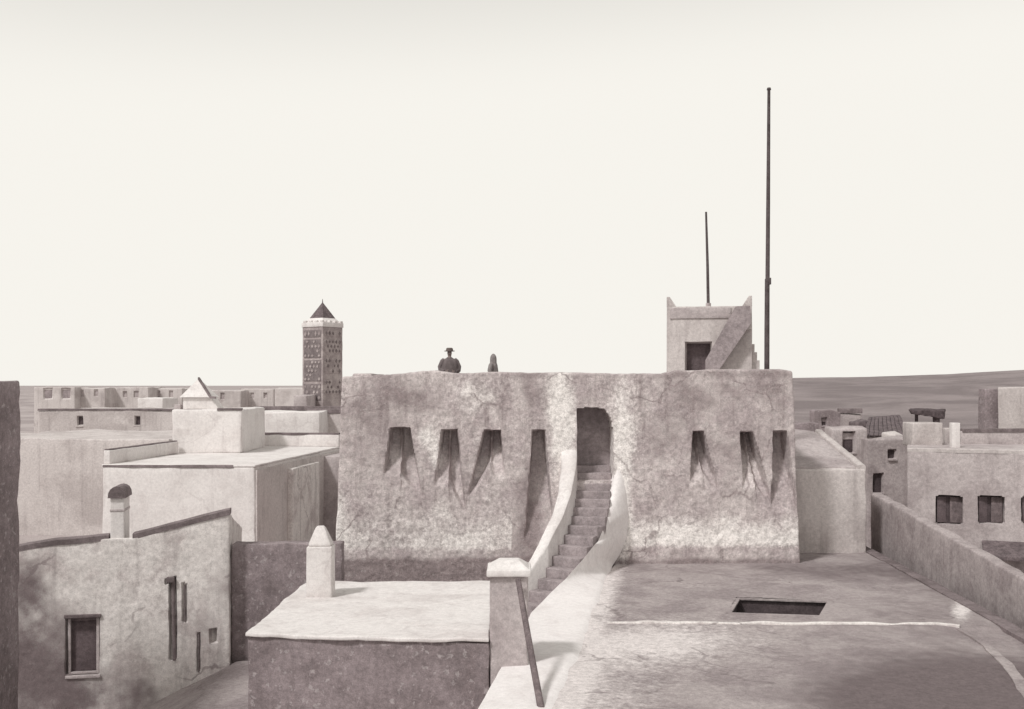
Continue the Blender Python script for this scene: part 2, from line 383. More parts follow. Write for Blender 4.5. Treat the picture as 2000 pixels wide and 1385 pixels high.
    PX = lambda Q: [(X(p, y), y, Z(q, y)) for p, q, y in Q]
    LP += PX([(1163, 1064, 29.7), (1138, 1095, 28.9), (1106, 1130, 27.8), (1070, 1165, 26.4), (1040, 1197, 25.05), (1012, 1247, 22.5), (984, 1298, 20.4), (945, 1370, 18.03), (860, 1530, 14.33), (740, 1700, 11.75)])
    RP = PX([(1206, 890, 31.97), (1216, 922, 31.95), (1225, 960, 31.93), (1229, 1000, 31.9), (1224, 1045, 31.87), (1212, 1078, 31.8), (1198, 1100, 31.6), (1188, 1122, 30.1), (1180, 1150, 28.0), (1170, 1185, 25.75), (1152, 1230, 23.3), (1126, 1295, 20.5), (1094, 1370, 18.04), (1016, 1530, 14.33), (930, 1700, 11.75)])
    def curve(Q, n_):
        Q = np.array(Q); L = np.concatenate(([0], np.cumsum(np.linalg.norm(np.diff(Q, axis=0), axis=1)))); idx = np.linspace(0, len(Q)-1, n_)
        return np.stack([np.interp(idx, np.arange(len(Q)), Q[:, k]) for k in range(3)], 1)
    n1, n2 = 130, 22; A, B = curve(LP, n1), curve(RP, n1); rows = []
    for i in range(n1):
        w_ = np.linspace(0, 1, n2)[:, None]; row = A[i]*(1-w_)+B[i]*w_
        row[:, 2] += .02+np.sin(w_[:, 0]*math.pi)*.03-np.clip((w_[:, 0]-.9)/.1, 0, 1)*.06
        rows.append(np.concatenate(([A[i]-np.array([0, 0, 3.4]), A[i]-np.array([0, 0, 1.2]), A[i]-np.array([0, 0, .05])], row)))
    V = np.concatenate(rows); V += np.stack([vnoise(V, .9, k, 3) for k in range(3)], 1)*np.array([.03, .02, .03]); m = n2+3
    idx = np.arange(n1*m).reshape(n1, m); q = np.stack([idx[:-1, :-1], idx[1:, :-1], idx[1:, 1:], idx[:-1, 1:]], -1).reshape(-1, 4)
    w_ = np.tile(np.concatenate(([0, 0, 0], np.linspace(0, 1, n2))), n1); far = np.repeat(np.linspace(0, 1, n1), m)
    mk('stair_bank', V, q, M['limewash'], st, 50)
fort()

# ------------------------------------------------------------------ turret on the fort roof and the two masts
def turret():
    TY = 40.0; zf = EYE-.6
    root = empty('roof_turret', (X(1385, TY), TY, zf), 'square plaster turret with horned corners and outside stair on the fort roof', 'turret')
    an = -math.atan(385/F); U = (math.cos(an), math.sin(an)); D = (-math.sin(an), math.cos(an))
    O = (X(1304, TY), TY+.25); Wd = 164*TY/F*1.0; dp = 2.9; s = TY/F
    zt = Z(598, TY); B = lambda *a: oriented(O, U, D, *a)
    du0, du1 = (1342-1304)*s, (1388-1304)*s
    def dent(u, w): return np.where((u > du0) & (u < du1) & (w < 2.15), .45, 0)
    hexa('wall', B(0, Wd, 0, dp, zf, zt), M['pale'], root, (.07, .3, .07), .03, .015, 1.5, dent)
    hexa('door', B(du0-.02, du1+.02, .40, .44, zf, zf+2.2), M['dark'], root, .4, .01, .002)
    hexa('band', B(.12, Wd-.75, -.045, -.005, Z(622, TY), Z(601, TY)), M['grey'], root, .3, .012, .008)
    for u, v in ((0, 0), (1, 0), (0, 1), (1, 1)):
        uu = u*(Wd-.2); vv = v*(dp-.2)
        c = B(uu, uu+.2, vv, vv+.2, zt-.02, zt+.36)
        # horn: outer edge upright, inner edge sloping
        base = B(uu-(.16 if u else 0), uu+.2+(0 if u else .16), vv-(.16 if v else 0), vv+.2+(0 if v else .16), zt-.02, zt+.36)
        top = B(uu+(.09 if u else .0), uu+(.2 if u else .11), vv+(.09 if v else 0), vv+(.2 if v else .11), zt-.02, zt+.36)
        hexa('horn', base[:4]+top[4:], M['pale'], root, .1, .02, .01)
    # outside flight up the front face
    flight = empty('flight', (0, 0, 0)); flight.parent = root; flight.location = -root.location
    n = 9; ua, ub = (1384-1304)*s, (1440-1304)*s; za, zb_ = Z(722, TY), Z(608, TY)
    for i in range(n):
        f0, f1 = i/n, (i+1)/n; z = za+(zb_-za)*f1
        u0 = ua+(ub-ua)*f0; u1 = ua+(ub-ua)*f1+.04
        bot = max(zf, z-.62)
        hexa('step', B(u0, u1, -.36, -.003, bot, z), M['pale'], flight, .2, .015, .006)
    # solid outer stringer
    q_ = lambda a_, b_: ((a_-1304)*s, Z(b_, TY)); pl = [q_(1379, 704), q_(1436, 601), q_(1464, 600), q_(1465, 634), q_(1404, 724), q_(1379, 724)]
    V = []
    for d in (-.47, -.363):
        for u, z in pl: V.append((O[0]+U[0]*u+D[0]*d, O[1]+U[1]*u+D[1]*d, z))
    k = len(pl); Fc = [tuple(range(k)), tuple(range(2*k-1, k-1, -1))]+[(i, i+k, (i+1) % k+k, (i+1) % k) for i in range(k)]
    mk('stringer', V, Fc, M['stringer'], flight, 30)
    hexa('landing', B(ub, Wd-.03, -.36, -.003, zb_-.7, zb_-.1), M['pale'], flight, .2, .015, .006)
    for k in range(3):
        hexa('buttress', B(Wd-.01, Wd+.10+.09*k, .3, 2.2, zf if k == 0 else zf, Z(672+k*16, TY)), M['pale'], root, .3, .02, .01)
turret()
mt = empty('flagstaff', (X(1382, 41.6), 41.6, EYE+2.6), 'short thin flagstaff on top of the turret', 'flagstaff', 'masts on the fort')
tube('pole', [(X(1383.5, 41.6), 41.6, Z(606, 41.6)), (X(1382, 41.6), 41.6, Z(520, 41.6)), (X(1379, 41.6), 41.6, Z(414, 41.6))], [.062, .055, .04], M['mast'], mt)
tube('socket', [(X(1383.5, 41.6), 41.6, EYE+2.45), (X(1383.5, 41.6), 41.6, EYE+3.1)], [.12, .10], M['grey'], mt)
mt = empty('signal_mast', (X(1498, 36), 36, EYE-.6), 'tall dark wooden mast rising from the fort roof beside the turret', 'mast', 'masts on the fort')
tube('pole', [(X(1497.5, 36), 36, EYE-.6), (X(1498, 36), 36, Z(640, 36)), (X(1498.5, 36), 36, Z(545, 36))], [.088, .085, .08], M['mast'], mt)
tube('topmast', [(X(1498.8, 36), 35.98, Z(551, 36)), (X(1500, 36), 35.98, Z(400, 36)), (X(1501.5, 36), 35.98, Z(174, 36))], [.072, .066, .05], M['mast'], mt)
hexa('cleat', c8(X(1500, 36), X(1505, 36), 35.9, 36.05, Z(556, 36), Z(543, 36)), M['mast'], mt, .1, .01, 0)
tube('truck', [(X(1501.5, 36), 35.98, Z(176, 36)), (X(1501.5, 36), 35.98, Z(172, 36))], [.075, .06], M['mast'], mt)

# ------------------------------------------------------------------ two people on the fort roof
def person(label, x, y, zf, hgt, cloakmat, hat, hood, face):
    root = empty('person', (x, y, zf), label, 'person', 'people on the fort roof'); k = hgt/1.72
    me = bpy.data.meshes.new('body')
    J = [((0, 0, .92), .13), ((0, 0, 1.12), .12), ((0, 0, 1.34), .14), ((0, 0, 1.47), .06), ((0, 0, 1.53), .055), ((0, -.01, 1.62), .088), ((0, 0, 1.70), .07),
         ((.10, 0, .88), .09), ((.11, -.01, .48), .06), ((.11, .02, .08), .04), ((.12, -.14, .035), .032), ((-.10, 0, .88), .09), ((-.11, -.01, .48), .06), ((-.11, .02, .08), .04), ((-.12, -.14, .035), .032),
         ((.18, 0, 1.40), .055), ((.27, .03, 1.13), .042), ((.14, -.16, 1.03), .03), ((-.18, 0, 1.40), .055), ((-.27, .03, 1.13), .042), ((-.14, -.16, 1.03), .03)]
    E = [(0, 1), (1, 2), (2, 3), (3, 4), (4, 5), (5, 6), (0, 7), (7, 8), (8, 9), (9, 10), (0, 11), (11, 12), (12, 13), (13, 14), (2, 15), (15, 16), (16, 17), (2, 18), (18, 19), (19, 20)]
    # five fingers on each hand
    for sx, wr in ((1, 17), (-1, 20)):
        wx, wy, wz = J[wr][0]
        for q in range(5):
            a = len(J); off = (q-2)*.018
            J.append(((wx-sx*.05, wy-.03+(.0 if q else .01), wz+off), .012)); J.append(((wx-sx*(.09 if q else .06), wy-.035, wz+off*1.2+(.03 if q == 4 else 0)), .008))
            E += [(wr, a), (a, a+1)]
    me.from_pydata([tuple(c*k for c in j[0]) for j in J], E, [])
    o = bpy.data.objects.new('body', me); col.objects.link(o); o.parent = root
    bm = bmesh.new(); bm.from_mesh(me); bm.verts.layers.skin.verify(); bm.to_mesh(me); bm.free()
    for v, j in zip(me.skin_vertices[0].data, J): v.radius = (j[1]*k, j[1]*k)
    me.skin_vertices[0].data[0].use_root = True
    md = o.modifiers.new('skin', 'SKIN'); md.use_smooth_shade = True
    o.modifiers.new('sub', 'SUBSURF').levels = 1; o.modifiers['sub'].render_levels = 2
    me.materials.append(M['skin']); o.rotation_euler.z = face
    def P(dx, dy, dz): return (x+(dx*math.cos(face)-dy*math.sin(face))*k, y+(dx*math.sin(face)+dy*math.cos(face))*k, zf+dz*k)
    w_ = 1.0 if hat else .62
    prof = [(.36, .05), (.34, .3), (.30, .8), (.29, 1.05), (.27, 1.22), (.25, 1.33), (.21, 1.40), (.12, 1.45), (.075, 1.49)]
    prof = [(a*k*(1 if b < .9 else 1), b*k) for a, b in prof]
    n = 40; V = []; Fc = []
    for i, (r0, z) in enumerate(prof):
        zz = z/k
        for j in range(n):
            a = 2*math.pi*j/n; fold = 1+(.07*math.cos(9*a+1.3*math.sin(zz*3))+.04*math.cos(5*a))*min(1, max(0, (1.4-zz)*2.2))
            rx = r0*fold*w_; V.append((x+rx*math.cos(a), y+r0*fold*.64*math.sin(a), zf+z))
    for i in range(len(prof)-1):
        for j in range(n): Fc.append((i*n+j, i*n+(j+1) % n, (i+1)*n+(j+1) % n, (i+1)*n+j))
    mk('cloak' if hat else 'djellaba', V, Fc, cloakmat, root, 60)
    for sx in (-1, 1):
        tube('sleeve', [P(sx*.16, 0, 1.41), P(sx*.22, .01, 1.36), P(sx*.30, .02, 1.18), P(sx*.29, .0, 1.08), P(sx*.17, -.14, 1.03)], [.075*k, .082*k, .08*k, .075*k, .06*k], cloakmat, root, 12)
    for sx in (-1, 1):
        lathe('eye', [(.004*k, -.010*k), (.012*k, 0), (.004*k, .010*k)], P(sx*.034, -.088, 1.635), M['eye'], root, 8)
    lathe('nose', [(.017*k, -.022*k), (.013*k, 0), (.004*k, .03*k)], P(0, -.098, 1.605), M['skin'], root, 8)
    lathe('mouth', [(.020*k, -.005*k), (.022*k, 0), (.018*k, .005*k)], P(0, -.078, 1.565), M['eye'], root, 8)
    if hat:
        lathe('hat', [(.10*k, 1.67*k), (.165*k, 1.675*k), (.168*k, 1.695*k), (.115*k, 1.705*k), (.105*k, 1.77*k), (.07*k, 1.79*k)], (x, y, zf), M['straw'], root, 20)
    if hood:
        lathe('hood', [(.125*k, 1.42*k), (.12*k, 1.52*k), (.118*k, 1.62*k), (.10*k, 1.70*k), (.06*k, 1.76*k), (.02*k, 1.79*k)], (x+.0, y+.03, zf), cloakmat, root, 16)
person('person in dark cloak and flat brimmed hat standing behind the fort parapet', X(878, 34.5), 34.5, EYE-.6, 1.70, M['cloak'], True, False, .15)
person('slight hooded person in grey robe standing right of the person with the hat', X(963.5, 36.2), 36.2, EYE-.6, 1.57, M['djellaba'], False, True, 1.2)

# ------------------------------------------------------------------ terrace at right with white path
def terrace():
    TZ = EYE-5.2
    root = empty('terrace_house', (5, 24, 0), 'flat grey roof terrace with dark roof opening and whitewashed walk below the fort', 'building')
    ys = np.concatenate((np.linspace(9, 16, 40), np.linspace(16.05, 31.85, 320), np.linspace(31.9, 36.5, 30)))
    Lx = np.interp(ys, [9, 12, 18, 20.4, 22.5, 25.05, 26.4, 27.8, 29.3, 30.4, 31.8, 36.5], [-1.4, -1.1, -.38, -.06, .22, .62, 1.02, 1.54, 2.1, 2.6, 3.0, 3.0]); Rx = np.interp(ys, [9, 22, 27, 36.5], [10.5, 10.65, 10.95, 11.35])
    nu = 240; us = np.linspace(0, 1, nu)
    A = Lx[None, :]+(Rx-Lx)[None, :]*us[:, None]; B = np.broadcast_to(ys[None, :], A.shape)
    V = np.stack([A.ravel(), B.ravel(), np.full(A.size, TZ)], 1)
    def gp(px, py): Y = 5.2*F/(py-752); return np.array([X(px, Y), Y])
    hole = [gp(1422, 1197), gp(1606, 1203), gp(1622, 1174), gp(1440, 1168)]
    ins = np.ones(len(V), bool)
    for a, b in zip(hole, hole[1:]+hole[:1]):
        ins &= ((b[0]-a[0])*(V[:, 1]-a[1])-(b[1]-a[1])*(V[:, 0]-a[0])) > 0
    V[:, 2] += vnoise(V, .5, 2, 3)*.05+vnoise(V, 2.5, 5, 2)*.012
    # near part lies a little lower than the far part and falls away towards the right
    V[:, 2] -= np.clip((23.6-V[:, 1])/.25, 0, 1)*.05*np.clip((V[:, 0]-1)/2, 0, 1)
    V[ins, 2] -= 1.6
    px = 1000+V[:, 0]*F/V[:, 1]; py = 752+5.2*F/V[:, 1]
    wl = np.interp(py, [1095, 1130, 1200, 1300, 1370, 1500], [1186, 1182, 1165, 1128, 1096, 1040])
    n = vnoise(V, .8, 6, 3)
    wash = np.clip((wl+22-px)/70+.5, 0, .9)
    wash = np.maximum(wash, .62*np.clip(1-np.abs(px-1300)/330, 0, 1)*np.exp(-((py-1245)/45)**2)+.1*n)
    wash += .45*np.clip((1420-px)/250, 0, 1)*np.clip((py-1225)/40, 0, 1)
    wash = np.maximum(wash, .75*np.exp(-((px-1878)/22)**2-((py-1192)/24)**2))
    dirt_shade = .75*np.clip((py-1250)/80, 0, 1)*np.clip((px-1450)/300, 0, 1)+.3*np.clip((px-1400)/400, 0, 1)+.30*np.exp(-((py-1115)/18)**2)+.25*n+.25*np.clip((px-1700)/150, 0, 1)*np.clip((1180-py)/60, 0, 1)  # fort-foot, edge and corner shade put into the colour along with stains
    hide = ins*0.0
    na, nb = A.shape; idx = np.arange(na*nb).reshape(na, nb)
    q = np.stack([idx[:-1, :-1], idx[1:, :-1], idx[1:, 1:], idx[:-1, 1:]], -1).reshape(-1, 4)
    allin = ins[q].any(1)
    mk('roof', V, q[~allin], M['terrace'], root, 45, {'wash': np.clip(wash, 0, 1), 'dirt_shade': np.clip(dirt_shade, 0, 1)})
    # roof opening: the shaft below it, four sides and floor
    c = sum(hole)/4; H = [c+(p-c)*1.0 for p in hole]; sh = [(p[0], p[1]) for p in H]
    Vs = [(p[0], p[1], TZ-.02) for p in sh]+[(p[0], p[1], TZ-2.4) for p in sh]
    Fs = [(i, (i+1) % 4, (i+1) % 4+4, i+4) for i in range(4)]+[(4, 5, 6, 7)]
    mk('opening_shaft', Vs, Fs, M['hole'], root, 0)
    for a, b in zip(sh, sh[1:]+sh[:1]):
        ridge('opening_edge', [(a[0], a[1], TZ-.005), (b[0], b[1], TZ-.005)], .14, .006, M['terrace'], root, .006, .12, .03)
    # kerb across the terrace that curves off to the right front
    pts = []
    for p in ((1190, 1217), (1420, 1218), (1650, 1220), (1830, 1221), (1872, 1224)):
        g = gp(*p); pts.append((g[0], g[1], TZ))
    ridge('kerb', pts, .13, .045, M['white_worn'], root, .055, .12, .15)
    ridge('worn_kerb', [(*gp(*p), TZ-.04) for p in ((1872, 1225), (1905, 1240), (1945, 1272), (1985, 1318), (2050, 1410))], .20, .015, M['terrace'], root, .05, .15, .15)
    # dark strip on the right carrying edge gap's shade in its colour, outer walls
    ridge('edge_shade_strip', [(x_, y_, TZ) for x_, y_ in zip(Rx[::12]-.1, ys[::12])], .34, .05, M['coping'], root, .03, .3, .3)
    hexa('wall', [(Lx[0], 9, 0), (Rx[0], 9, 0), (Rx[-1], 36.5, 0), (Lx[-1], 36.5, 0), (Lx[0], 9, TZ-2.5), (Rx[0], 9, TZ-2.5), (Rx[-1], 36.5, TZ-2.5), (Lx[-1], 36.5, TZ-2.5)], M['earth'], root, 1, .03, .0)
    def skirt(nm, xs):
        Vk = np.array([(a, b, z) for a, b in zip(xs, ys) for z in (TZ+.0, TZ-1.2, TZ-2.6)]); Vk[:, 0] += vnoise(Vk, 1.1, 3, 2)*.02
        Fk = []
        for i in range(len(ys)-1):
            for j in range(2): Fk.append((i*3+j, i*3+j+1, i*3+4+j, i*3+3+j))
        return mk(nm, Vk, Fk, M['earth'], root, 40)
    skirt('side_wall', Lx); skirt('side_wall', Rx)
terrace()

# ------------------------------------------------------------------ whitewashed block in front of the fort, its chimney
def block():
    RZ = EYE-4.67
    root = empty('low_house', (-2.6, 23, 0), 'low house with bright white flat roof and dark peeling front wall', 'house')
    f = [(X(484, 20.6), 20.6), (X(956, 20.1), 20.1), (X(962, 26), 26.0), (X(600, 26), 26.0)]
    hexa('wall', [(*p, 0) for p in f]+[(*p, RZ-.06) for p in f], M['earth'], root, (.15, .4, .15), .03, .03, 1.5, fine=.02)
    g = [(f[0][0]-.03, f[0][1]-.05), (f[1][0]+.0, f[1][1]-.05), (f[2][0], f[2][1]+.03), (f[3][0]-.03, f[3][1]+.03)]
    hexa('roof', [(*p, RZ-.057) for p in g]+[(*p, RZ+.02) for p in g], M['white'], root, .15, .04, .04, 1.1, fine=.012)
    Y0 = 24.0; s = Y0/F; ch = empty('chimney', (0, 0, 0)); ch.parent = root; ch.location = -root.location
    x0, x1 = X(598, Y0), X(648, Y0)
    hexa('stack', c8(x0, x1, Y0, Y0+.5, RZ-.02, Z(1068, Y0)), M['white'], ch, .12, .035, .015)
    m_ = X(623, Y0)
    zt = Z(1068, Y0); base = [(x0+.003, Y0+.003), (x1-.003, Y0+.003), (x1-.003, Y0+.497), (x0+.003, Y0+.497)]
    hexa('cap', [(*p, zt-.01) for p in base]+[(m_-.10, Y0+.18, Z(1030, Y0)), (m_+.08, Y0+.18, Z(1030, Y0)), (m_+.08, Y0+.33, Z(1030, Y0)), (m_-.10, Y0+.33, Z(1030, Y0))], M['white'], ch, .08, .09, .015)
block()
gp_ = empty('gate_pillar', (X(995, 20.3), 20.3, EYE-5.2), 'square weathered pillar with white pyramid cap at the white roof corner', 'pillar')
hexa('shaft', c8(X(957, 20.3), X(1030, 20.3), 20.15, 20.85, EYE-6.2, Z(1124, 20.3)), M['grey'], gp_, .12, .035, .025, 2)
hexa('cap_slab', c8(X(951, 20.3), X(1037, 20.3), 20.07, 20.93, Z(1124, 20.3)+.003, Z(1109, 20.3)), M['white'], gp_, .12, .03, .012)
cx = X(994, 20.3)
hexa('cap_top', [(cx-.38, 20.11, Z(1110, 20.3)), (cx+.38, 20.11, Z(1110, 20.3)), (cx+.38, 20.89, Z(1110, 20.3)), (cx-.38, 20.89, Z(1110, 20.3)), (cx-.18, 20.35, Z(1095, 20.3)), (cx+.18, 20.35, Z(1095, 20.3)), (cx+.18, 20.65, Z(1095, 20.3)), (cx-.18, 20.65, Z(1095, 20.3))], M['white'], gp_, .12, .02, .01)
o = tube('leaning_pole', [(X(1057, 17.6), 17.6, EYE-5.2), (X(1040, 18.6), 18.6, Z(1290, 18.6)), (X(1012, 20.02), 20.02, Z(1132, 20.02))], [.062, .056, .05], M['wood'], None, 12, .06)
tag(o, 'long dark wooden pole leaning against the square pillar', 'pole')

# ------------------------------------------------------------------ lower left house
def lower_left():
    root = empty('plaster_house', (-9, 27, 0), 'stained pale house at lower left with slanting dark topped wall and shuttered window', 'house')
    A = np.array([-12.2, 26.1]); B = np.array([-6.95, 27.0]); U = (B-A)/np.linalg.norm(B-A); D = np.array([-U[1], U[0]]); Wd = np.linalg.norm(B-A)
    def at(px):      # distance along the wall for a photo column
        k = (px-1000)/F; t = (k*A[1]-A[0])/(U[0]-k*U[1]); return t
    tp = [-20, 50, 110, 215, 258, 350, 448, 470]; ty = [1083, 1069, 1060, 1051, 1049, 1026, 1001, 1001]
    us = [at(p) for p in tp]; zs = [Z(y_, A[1]+U[1]*u) for y_, u in zip(ty, us)]
    ztop = lambda u: np.interp(u, us, zs)
    zt = EYE-3.1; z0 = 0
    def reg(u, w, p0, p1, y0, y1):
        Y = A[1]+U[1]*u; px = 1000+(A[0]+U[0]*u)*F/Y
        zz = z0+w/(zt-z0)*(ztop(u)-z0); py = 752-(zz-EYE)*F/Y
        return (px > p0) & (px < p1) & (py > y0) & (py < y1)
    def dent(u, w):
        d = np.where(reg(u, w, 131, 193, 1207, 1318), .22, 0)
        d = np.maximum(d, np.where(reg(u, w, 333, 343, 1128, 1290), .16, 0))
        d = np.maximum(d, np.where(reg(u, w, 322, 334, 1130, 1140), .10, 0))
        d = np.maximum(d, np.where(reg(u, w, 358, 363, 1140, 1215), .08, 0))
        d = np.maximum(d, np.where(reg(u, w, 385, 391, 1236, 1315), .08, 0))
        return np.maximum(d, np.where(reg(u, w, 409, 421, 1228, 1256), .2, 0))
    def post(W, t):
        u = t[:, 0]*Wd; W[:, 2] = z0+t[:, 2]*(ztop(u)-z0-t[:, 1]*.9); return W
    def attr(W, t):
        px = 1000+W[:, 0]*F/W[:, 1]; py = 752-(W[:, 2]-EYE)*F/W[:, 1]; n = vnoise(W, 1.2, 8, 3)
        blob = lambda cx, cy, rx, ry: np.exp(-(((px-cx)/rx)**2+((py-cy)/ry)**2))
        dirt_shade = .72*blob(30, 1270, 110, 150)+.62*blob(190, 1365, 150, 75)+.5*blob(60, 1130, 40, 60)+.45*blob(400, 1230, 40, 40)+.3*blob(440, 1160, 25, 60)  # large left and bottom blobs put corner shade into the colour; others stain
        dirt_shade += .6*blob(337, 1135, 14, 16)
        return {'dirt_shade': np.clip(dirt_shade+.35*n, 0, 1), 'wash': np.clip(.45*blob(300, 1140, 110, 80)+.3*n, 0, 1)}
    cs = oriented(A, U, D, 0, Wd, 0, 4.2, z0, zt)
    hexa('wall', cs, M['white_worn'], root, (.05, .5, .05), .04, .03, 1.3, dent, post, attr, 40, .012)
    f = lambda u, d, z: (A[0]+U[0]*u+D[0]*d, A[1]+U[1]*u+D[1]*d, z)
    pr = lambda p0, p1: [f(u, .17, float(ztop(u))-.01) for u in np.linspace(at(p0), at(p1), 14)]
    ridge('coping', pr(20, 213), .38, .10, M['coping'], root, .02)
    ridge('coping', pr(259, 449), .38, .10, M['coping'], root, .02)
    # window shutter and frame in its recess
    u0, u1 = at(131), at(193); um = (u0+u1)/2; Y = A[1]+U[1]*um; wz0, wz1 = Z(1318, Y), Z(1207, Y)
    win = empty('window', (0, 0, 0)); win.parent = root; win.location = -root.location
    B8 = lambda a, b, c_, d_, e, g: oriented(A, U, D, a, b, c_, d_, e, g)
    hexa('shutter', B8(u0+.06, u1-.05, .15, .20, wz0+.05, wz1-.06), M['dark'], win, .3, .01, .003)
    for a, b, e, g in ((u0, u0+.07, wz0, wz1), (u1-.07, u1, wz0, wz1), (u0+.072, u1-.072, wz1-.08, wz1), (u0+.072, u1-.072, wz0, wz0+.06)):
        hexa('frame', B8(a, b, .06, .14, e, g), M['wood'] if e > wz0+.5 else M['grey'], win, .3, .01, .004)
    hexa('lintel', B8(u0-.06, u1+.06, -.05, .04, wz1+.003, wz1+.09), M['wood'], win, .3, .015, .008)
    hexa('sill', B8(u0-.04, u1+.04, -.05, .05, wz0-.08, wz0-.003), M['grey'], win, .3, .015, .008)
    for p0, p1, y0, y1, r0 in ((338, 341, 1133, 1290, .05), (361, 361, 1142, 1214, .025), (388, 389, 1238, 1314, .028)):
        ua, ub = at(p0), at(p1); Ya = A[1]+U[1]*ua
        tube('downpipe', [f(ua, .02, Z(y0, Ya)), f(ub, .02, Z(y1, Ya))], [r0, r0], M['coping'], root, 8)
    ua = at(334); hexa('spout', B8(ua-.1, ua+.09, -.10, .1, Z(1140, 26.6), Z(1129, 26.6)), M['coping'], root, .1, .02, .01)
    # small chimney with a dark domed cap
    ch = empty('chimney', (0, 0, 0)); ch.parent = root; ch.location = -root.location
    a, b = at(215), at(242); Y = A[1]+U[1]*a; zb_ = float(ztop(a))-.1; zc = Z(973, Y)
    hexa('stack', B8(a, b, .02, .80, zb_-.3, zc), M['white'], ch, .1, .02, .008)
    hexa('band', B8(a-.012, b+.012, .008, .812, Z(1000, Y), Z(995, Y)), M['grey'], ch, .2, .01, .004)
    cx_, cy_, _ = f((a+b)/2, .21, 0); hw = (b-a)/2+.05
    V = []; Fc = []; n = 8
    for i in range(n+1):
        th = math.pi*i/n; V += [f((a+b)/2-math.cos(th)*hw, -.04, zc+math.sin(th)**.8*.28), f((a+b)/2-math.cos(th)*hw, .86, zc+math.sin(th)**.8*.28)]
    for i in range(n): Fc.append((2*i, 2*i+1, 2*i+3, 2*i+2))
    Fc += [tuple(range(2*n, -1, -2)), tuple(range(1, 2*n+2, 2)), (0, 2*n, 2*n+1, 1)]
    mk('cap', V, Fc, M['coping'], ch, 40)
lower_left()
# sloping lane at the foot of that house
def lane():
    xs = np.linspace(-13, -4.6, 50); ys = np.linspace(18, 27.2, 50); A, B = np.meshgrid(xs, ys, indexing='ij')
    V = np.stack([A.ravel(), B.ravel(), np.zeros(A.size)], 1)
    V[:, 2] = np.interp(V[:, 0], [-13, -9.2, -6.8, -4.6], [EYE-8.2, EYE-7.95, EYE-6.85, EYE-6.7])+vnoise(V, 1.2, 4, 3)*.04
    idx = np.arange(A.size).reshape(A.shape); q = np.stack([idx[:-1, :-1], idx[1:, :-1], idx[1:, 1:], idx[:-1, 1:]], -1).reshape(-1, 4)
    mk('lane', V, q, M['terrace'], None, 60)['kind'] = 'structure'
lane()
o = hexa('yard_wall', c8(X(452, 27.4), X(668, 27.4), 27.4, 27.9, 0, Z(1062, 27.4)), M['earth'], None, (.12, .3, .12), .04, .04, 1.6, fine=.02)
tag(o, 'dark earth yard wall behind the white chimney of the low house', 'wall')
o = hexa('tall_side_wall', c8(-12.6, -10.2, 12, 22.75, 0, EYE+.08), M['earth'], None, (.4, .2, .2), .05, .05, 1.4, fine=.02)
tag(o, 'tall dark wall cut off by the left edge of the picture', 'wall')

